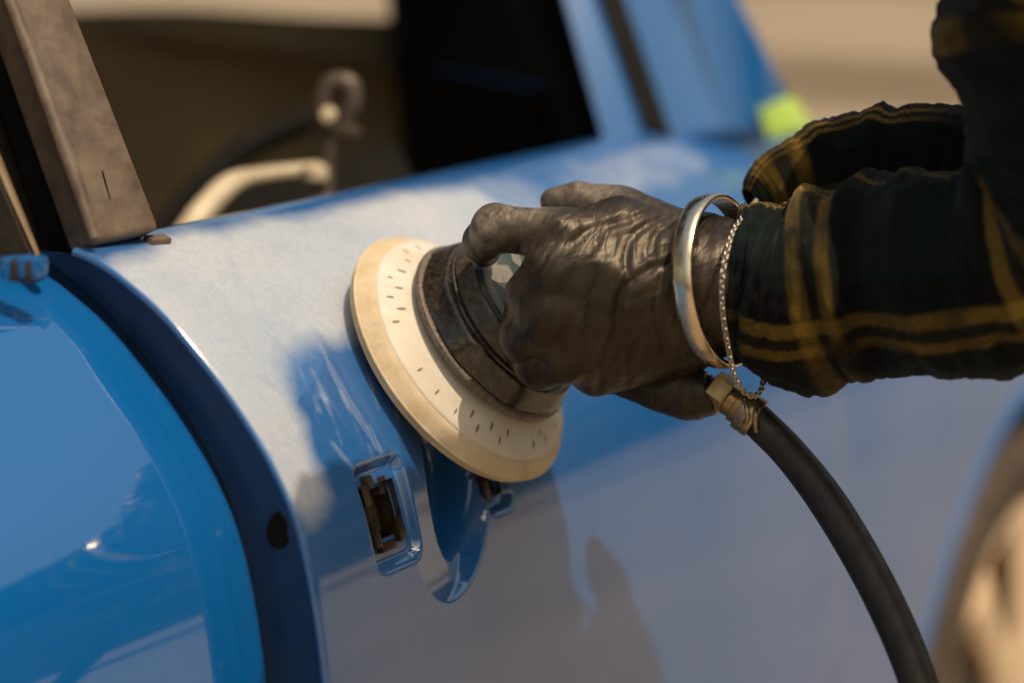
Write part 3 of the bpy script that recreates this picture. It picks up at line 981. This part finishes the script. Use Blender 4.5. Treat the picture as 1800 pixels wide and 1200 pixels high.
def sdf(P, parts):
    out = None
    for (a, ra, b, rb, k) in parts:
        d_ = rcone(P, np.asarray(a, float), np.asarray(b, float), ra, rb)
        out = d_ if out is None else smin(out, d_, k)
    return out


def blob(parts, h, margin=.012):
    pts = np.array([p for q in parts for p in (q[0], q[2])])
    rm_ = max(max(q[1], q[3]) for q in parts) + margin
    lo, hi = pts.min(0) - rm_, pts.max(0) + rm_
    n_ = np.ceil((hi - lo) / h).astype(int) + 1
    gx_, gy_, gz_ = [lo[i] + h * np.arange(n_[i]) for i in range(3)]
    Vg = np.empty(tuple(n_))
    for i in range(n_[0]):
        yy, zz = np.meshgrid(gy_, gz_, indexing='ij')
        Pg = np.stack([np.full(yy.shape, gx_[i]), yy, zz], -1)
        Vg[i] = sdf(Pg, parts)
    return nets(Vg, lo, h)


def pr(px, py, dep, r):
    return at(px, py, dep), r * dep / FPX


HAND = []


def bone(a, b, k=.006):
    (p0_, r0_), (p1_, r1_) = pr(*a), pr(*b)
    HAND.append((p0_, r0_, p1_, r1_, k))


# metacarpals, wrist to knuckles
bone((1230, 455, 1.630, 78), (1090, 418, 1.615, 66))
bone((1090, 418, 1.615, 66), (985, 418, 1.603, 48), .010)
bone((1230, 490, 1.612, 82), (972, 486, 1.592, 52), .012)
bone((1230, 525, 1.612, 82), (962, 556, 1.590, 52), .012)
bone((1225, 560, 1.618, 78), (990, 626, 1.600, 50), .012)
# heel of the hand
bone((1180, 590, 1.622, 72), (1050, 642, 1.622, 54), .014)
# index finger, bent over the top of the housing
bone((985, 414, 1.603, 46), (872, 400, 1.608, 41), .007)
bone((872, 400, 1.608, 41), (850, 424, 1.620, 35), .004)
bone((850, 424, 1.620, 35), (853, 444, 1.634, 26), .004)
# middle, ring and little finger curled over the cap
bone((965, 486, 1.592, 50), (934, 520, 1.596, 46), .006)
bone((934, 520, 1.596, 46), (916, 566, 1.622, 34), .004)
bone((958, 556, 1.590, 50), (922, 590, 1.598, 45), .005)
bone((922, 590, 1.598, 45), (922, 622, 1.626, 34), .004)
bone((985, 622, 1.600, 48), (948, 640, 1.606, 42), .005)
bone((948, 640, 1.606, 42), (955, 655, 1.632, 32), .004)
# thumb, laid along the far side of the tool
bone((1190, 420, 1.650, 55), (1090, 374, 1.664, 46), .008)
bone((1090, 374, 1.664, 46), (1018, 354, 1.672, 34), .004)
bone((1018, 354, 1.672, 34), (974, 354, 1.678, 25), .004)
# glove cuff into the sleeve
bone((1230, 500, 1.620, 118), (1330, 500, 1.612, 108), .012)

GV, GF = blob(HAND, .0014)


def grad(P, parts, e=.0008):
    g_ = np.stack([sdf(P + np.eye(3)[i] * e, parts) - sdf(P - np.eye(3)[i] * e, parts) for i in range(3)], 1)
    return g_ / (np.linalg.norm(g_, axis=1)[:, None] + 1e-12)


GN = grad(GV, HAND)


def on_hand(px, py):
    """march from the eye to the hand's surface"""
    ray_ = at(px, py, 1.0) - _o
    ray_ /= np.linalg.norm(ray_)
    t = 1.45
    for _ in range(80):
        dd = float(sdf((_o + ray_ * t)[None], HAND)[0])
        if dd < .0003: break
        t += dd * .8
        if t > 1.9: return None
    return _o + ray_ * t


FOLDS = [  # creases of the stretched glove: polyline, width (m), depth (m)
    ([(1238, 374), (1185, 386), (1153, 412), (1146, 446)], .0019, .0016), ([(1212, 364), (1140, 394), (1108, 424), (1100, 462), (1108, 492)], .0021, .0017),
    ([(1185, 358), (1112, 383), (1066, 402), (1036, 446)], .0022, .0012), ([(1098, 384), (1030, 408), (990, 448), (966, 490)], .0024, .0012),
    ([(978, 392), (950, 415), (930, 450)], .0014, .0012), ([(1004, 396), (972, 430), (950, 472)], .0015, .0009), ([(952, 382), (926, 405), (912, 440)], .0013, .0009),
    ([(1205, 452), (1146, 472), (1106, 499), (1088, 532), (1082, 590)], .0024, .0022), ([(1215, 425), (1176, 462), (1156, 512), (1160, 575), (1172, 620)], .0022, .0020),
    ([(1102, 528), (1146, 512)], .0016, .0009), ([(1116, 548), (1150, 566)], .0016, .0009), ([(1058, 476), (1040, 530), (1040, 600)], .0030, .0012),
    ([(1078, 590), (1060, 640), (1052, 690)], .0022, .0014), ([(1120, 604), (1104, 650), (1096, 690)], .0022, .0013), ([(1078, 343), (1052, 350), (1042, 368)], .0013, .0008),
    ([(1150, 350), (1118, 362), (1092, 380)], .0016, .0010), ([(884, 592), (905, 600), (930, 594)], .0014, .0011), ([(902, 641), (935, 630), (962, 640)], .0014, .0011),
    ([(1205, 530), (1190, 570), (1196, 615)], .0018, .0014), ([(1000, 560), (990, 610), (1000, 660)], .003, .0010)]
disp = np.zeros(len(GV))
ridge = np.zeros(len(GV))
for line, wd, dp in FOLDS:
    P = [on_hand(*p) for p in catmull(line, 9)]
    P = [p for p in P if p is not None]
    if len(P) < 2: continue
    dm = np.full(len(GV), 1e9)
    for a, b in zip(P[:-1], P[1:]):
        ab = b - a
        t = np.clip(((GV - a) @ ab) / (ab @ ab + 1e-12), 0, 1)
        dm = np.minimum(dm, np.linalg.norm(GV - a - t[:, None] * ab, axis=1))
    e0, e1_ = P[0], P[-1]
    fade = smooth(0, .006, np.minimum(np.linalg.norm(GV - e0, axis=1), np.linalg.norm(GV - e1_, axis=1)) + .002)
    disp -= .48 * dp * np.exp(-(dm / wd) ** 2) * fade
    rg = np.exp(-((dm - 2.1 * wd) / (1.1 * wd)) ** 2) * fade
    disp += dp * .22 * rg
    ridge += rg * .10
# soft random creasing, drawn out across the hand's length, and the general bagginess
disp += .0009 * nzv(GV, (45, 60, 30), 1.3) + .00028 * nzv(GV, (110, 190, 60), 4.1)
flow = np.stack([GV @ _r * 55 + GV @ _u * 35, GV @ _u * 110 - GV @ _r * 60, GV @ _d * 40], 1)
crease = np.array([noise.noise(Vector(p)) for p in flow])
disp -= .00025 * np.clip(1 - np.abs(crease) * 4.0, 0, 1) ** 2 * (.4 + .6 * smooth(-.2, .3, nzv(GV, 35, 8.8)))
ruck = smooth(.045, .0, np.linalg.norm((GV - at(1240, 500, 1.615)) * np.array([.5, 1, .5]), axis=1))
disp += ruck * .0003 * np.sin((GV @ _r) * 620 + 3.5 * nzv(GV, 30, 2.2))
knuckle = np.maximum.reduce([np.exp(-(np.linalg.norm(GV - at(*k_), axis=1) / w_) ** 2) for k_, w_ in
                             (((850, 390, 1.595), .014), ((905, 362, 1.60), .014), ((985, 345, 1.665), .016), ((1040, 330, 1.66), .02), ((940, 365, 1.60), .012))])
GV2 = GV + GN * disp[:, None]
hand = mesh('glove', GV2, GF, M['glove'], person, attr={'ridge': np.clip(ridge, 0, 1), 'chalk': np.clip(knuckle, 0, 1)})
tag(hand, 'dusty black nitrile glove')

# ---- shirt sleeve: a swept tube with folds, its check in metres
def sleeve(name, ctrl, n, seg, folds, parent, flat_b=.86, amp=1.0, uoff=0.0, voff=0.0, seed=0.0, thick=.0016):
    C = np.array([at(*c[:3]) for c in ctrl])
    R = np.array([c[3] * c[2] / FPX for c in ctrl])
    P = catmull(C, n)
    rr_ = catmull(R[:, None], n)[:, 0]
    T, N, B = frames(P)
    L = np.concatenate([[0], np.cumsum(np.linalg.norm(np.diff(P, axis=0), axis=1))])
    th = np.linspace(0, 2 * math.pi, seg + 1)
    V = np.zeros((n, seg + 1, 3))
    UV = np.zeros((n, seg + 1, 2))
    for i in range(n):
        for j, t in enumerate(th):
            tt_ = t if j < seg else 0.0
            dirn = math.cos(tt_) * N[i] + flat_b * math.sin(tt_) * B[i]
            dsp = 0.0
            for (u0, tilt, th0, wd, dp) in folds:
                uu = L[i] - u0 - tilt * math.sin(tt_ - th0)
                dsp += dp * math.exp(-(uu / wd) ** 2) * (.55 + .45 * math.cos(tt_ - th0))
            p = P[i] + dirn * rr_[i]
            dsp += amp * (.0050 * nz(p, 22, seed) + .0034 * nz(p, 50, seed + 3) + .0012 * nz(p, 140, seed + 5) - .0018 * max(0, 1 - 5 * abs(nz((p @ T[i] * 1.6, p @ N[i] * .55, p @ B[i] * .55), 34, seed + 7))))
            V[i, j] = p + dirn * dsp
            UV[i, j] = (L[i] + uoff + .003 * nz(p, 20, seed + 9), tt_ / (2 * math.pi) * .62 + voff if j < seg else .62 + voff)
    o = mesh(name, V.reshape(-1, 3), grid_faces(n, seg + 1), M['plaid'], parent, uv=UV.reshape(-1, 2))
    md_ = o.modifiers.new('cloth_thickness', 'SOLIDIFY')
    md_.thickness = thick
    md_.offset = -1
    return o


SLEEVE = [(1288, 492, 1.612, 126), (1330, 496, 1.610, 146), (1400, 508, 1.602, 166), (1480, 498, 1.592, 168), (1560, 488, 1.58, 176), (1660, 482, 1.562, 178), (1780, 470, 1.54, 186), (1890, 430, 1.515, 205),
          (1940, 330, 1.50, 228), (1938, 190, 1.495, 248), (1912, 30, 1.49, 252), (1908, -110, 1.49, 252), (1912, -190, 1.492, 240)]
slv = sleeve('shirt_sleeve', SLEEVE, 230, 110,
             [(.060, .012, .8, .008, .007), (.083, -.010, .3, .007, .008), (.100, .016, -.6, .009, .006), (.125, .0, 2.4, .012, .006), (.165, .02, .5, .014, .006),
              (.215, .01, 2.0, .016, .008), (.335, .012, 1.0, .014, .010), (.375, -.01, 1.4, .012, .014), (.42, .01, .6, .016, .008), (.045, .02, 3.4, .012, .006), (.003, .0, .0, .0035, .0022), (.003, .0, math.pi, .0035, .0022), (.030, .004, .4, .0025, -.0018), (.030, .004, 3.5, .0025, -.0018)], person, uoff=-.005, voff=.075)
tag(slv, 'dark green plaid sleeve with yellow stripes')
# unbuttoned cuff standing off behind the wrist
CUFF = [(1318, 352, 1.660, 26), (1350, 326, 1.665, 44), (1420, 292, 1.668, 58), (1500, 262, 1.668, 66), (1570, 260, 1.662, 72), (1650, 262, 1.650, 84), (1740, 290, 1.63, 100)]
cuf = sleeve('open_cuff', CUFF, 90, 56, [(.055, .004, 1.0, .008, .004), (.085, -.006, .3, .007, .007), (.02, .004, 2.0, .008, .003)], slv, flat_b=.7, amp=.7, uoff=.030, voff=.035, seed=11)
tag(cuf, 'loose open cuff with golden stripes')

# ---- the rest of the wearer, standing out of frame: one body, clothes over it
BODY = []


def limb(a, ra, b, rb, k=.03):
    BODY.append((np.array(a, float), ra, np.array(b, float), rb, k))


sh_a, sh_b = np.array([1.495, .43, 1.154]), np.array([1.286, .119, 1.139])     # working shoulder, other shoulder
RT = (sh_a - sh_b) * np.array([1, 1, 0])
RT /= np.linalg.norm(RT)                       # the wearer's right
FW = np.array([-RT[1], RT[0], 0.0])            # the way they face
ZU = np.array([0, 0, 1.0])
mid_s = (sh_a + sh_b) / 2
hip = np.array([1.46, -.02, .90])
HD = np.array([1.224, .448, 1.281])
elbow, wrist_b = np.array([1.20, -.02, .92]), np.array([1.17, .06, .72])
limb(hip, .125, (hip + mid_s) / 2, .112)
limb((hip + mid_s) / 2, .115, mid_s - ZU * .05, .112, .05)
limb(sh_a, .055, sh_b, .055, .06)
limb(mid_s, .055, HD - ZU * .07, .050, .03)
limb(HD - ZU * .01, .075, HD + ZU * .03, .086, .02)
limb(HD + FW * .055 - ZU * .055, .045, HD + FW * .065 - ZU * .01, .050, .03)
limb(HD + FW * .110 - ZU * .025, .010, HD + FW * .100, .008, .01)
for sx in (-1, 1):
    limb(HD + RT * sx * .085 - ZU * .02, .012, HD + RT * sx * .088 + ZU * .012, .014, .008)
limb(sh_b, .052, elbow, .042, .03)
limb(elbow, .042, wrist_b, .030, .02)
limb(wrist_b, .030, wrist_b + np.array([0, .02, -.09]), .026, .02)
limb(sh_a, .05, at(1935, 330, 1.50), .042, .03)
limb(at(1935, 330, 1.50), .042, at(1860, 440, 1.52), .040, .02)
limb(at(1860, 440, 1.52), .040, at(1500, 490, 1.59), .032, .02)
limb(at(1500, 490, 1.59), .032, at(1260, 500, 1.615), .026, .02)
limb(at(1260, 500, 1.615), .026, at(1080, 500, 1.612), .020, .02)
legs = []
for sx in (-1, 1):
    h_, k_ = hip + RT * sx * .085 - ZU * .03, hip + RT * sx * .11 + FW * .07 - ZU * .42
    a_, t_ = hip + RT * sx * .12 - FW * .04 - ZU * .81, hip + RT * sx * .14 + FW * .10 - ZU * .855
    legs.append((h_, k_, a_, t_))
    limb(h_, .082, k_, .058, .03)
    limb(k_, .055, a_, .038, .02)
    limb(a_ - ZU * .03, .036, t_, .030, .02)
BV, BF = blob(BODY, .008)
mesh('body', BV, BF, M['skin'], person)
SHIRT = [(np.array(a), ra, np.array(b), rb, .05) for a, ra, b, rb in
         [(hip - ZU * .06, .150, (hip + mid_s) / 2, .135), ((hip + mid_s) / 2, .135, mid_s - ZU * .05, .122), (sh_a, .080, sh_b, .080), (sh_b, .078, elbow, .062), (elbow, .060, wrist_b, .046), (mid_s, .085, mid_s + (HD - mid_s) * .38, .072), (sh_a, .078, at(1908, -60, 1.49), .074)]]
TV, TF = blob(SHIRT, .010, .05)
mesh('shirt', TV, TF, M['plaid'], person, uv=np.stack([TV[:, 2], TV[:, 0] + TV[:, 1] * .6], 1))
PANTS = [q_ for (h_, k_, a_, t_) in legs for q_ in ((h_, .100, k_, .078, .03), (k_, .076, a_, .066, .03))]
QV, QF = blob(PANTS, .010, .05)
mesh('trousers', QV, QF, M['jeans'], person)
for (h_, k_, a_, t_) in legs:
    KV, KF = blob([(a_ - ZU * .045, .050, t_, .044, .02), (a_ - ZU * .05, .044, a_, .048, .02)], .008)
    KV[:, 2] = np.maximum(KV[:, 2], .002)
    mesh('shoe', KV, KF, M['shoe'], person)
HV, HF = blob([(HD - FW * .025, .086, HD - FW * .025 + ZU * .04, .092, .03), (HD + FW * .05 + ZU * .075, .050, HD - FW * .02 + ZU * .085, .06, .03)], .008)
HV = HV + np.array([nz(v, 40) * .006 for v in HV])[:, None]
mesh('hair', HV, HF, M['hair'], person)

# ================================================================== BANGLE AND CHAIN
bc = at(1264, 494, 1.612)
bax = _r * .865 - _d * .49 + _u * .07
bfr = basis(bax, _u)
bang = lathe('bangle', [(.0462, -.0060), (.0476, -.0065), (.0490, -.0058), (.0497, -.003), (.0498, 0), (.0497, .003), (.0490, .0058), (.0476, .0065), (.0462, .0060), (.0458, 0), (.0462, -.0060)], bc, bfr, M['silver'], None, seg=128, cap=False, sharp=60)
tag(bang, 'wide polished silver bangle around the gloved wrist', 'bangle')

ch = [at(1330, 352, 1.640), at(1314, 372, 1.600), at(1290, 405, 1.576), at(1276, 450, 1.562), at(1269, 500, 1.557), at(1271, 555, 1.560), at(1280, 610, 1.568), at(1290, 655, 1.578), at(1306, 686, 1.588), at(1324, 696, 1.596), at(1338, 684, 1.606), at(1343, 655, 1.618), at(1345, 610, 1.640), at(1345, 500, 1.662), at(1340, 400, 1.655), at(1330, 352, 1.640)]
P = catmull(ch, 1500)
Lc = np.concatenate([[0], np.cumsum(np.linalg.norm(np.diff(P, axis=0), axis=1))])
step = .0030
nl = int(Lc[-1] / step)
Vc, Fcn = [], []
T, N, B = frames(P)
for k in range(nl):
    i = int(np.searchsorted(Lc, k * step))
    i = min(i, len(P) - 1)
    ang = (k % 2) * math.pi / 2 + .5
    e_a = T[i]
    e_b = math.cos(ang) * N[i] + math.sin(ang) * B[i]
    e_c = np.cross(e_a, e_b)
    base_ = len(Vc)
    for a in range(12):
        ta = 2 * math.pi * a / 12
        cc = P[i] + e_a * .0021 * math.cos(ta) + e_b * .0014 * math.sin(ta)
        ro = e_a * math.cos(ta) + e_b * math.sin(ta)
        for b in range(6):
            tb = 2 * math.pi * b / 6
            Vc.append(cc + .00062 * (ro * math.cos(tb) + e_c * math.sin(tb)))
    for a in range(12):
        for b in range(6):
            Fcn.append((base_ + a * 6 + b, base_ + ((a + 1) % 12) * 6 + b, base_ + ((a + 1) % 12) * 6 + (b + 1) % 6, base_ + a * 6 + (b + 1) % 6))
chain = mesh('chain_bracelet', Vc, Fcn, M['silver_dark'], None)
tag(chain, 'thin silver chain bracelet hanging loose at the sleeve cuff', 'bracelet')
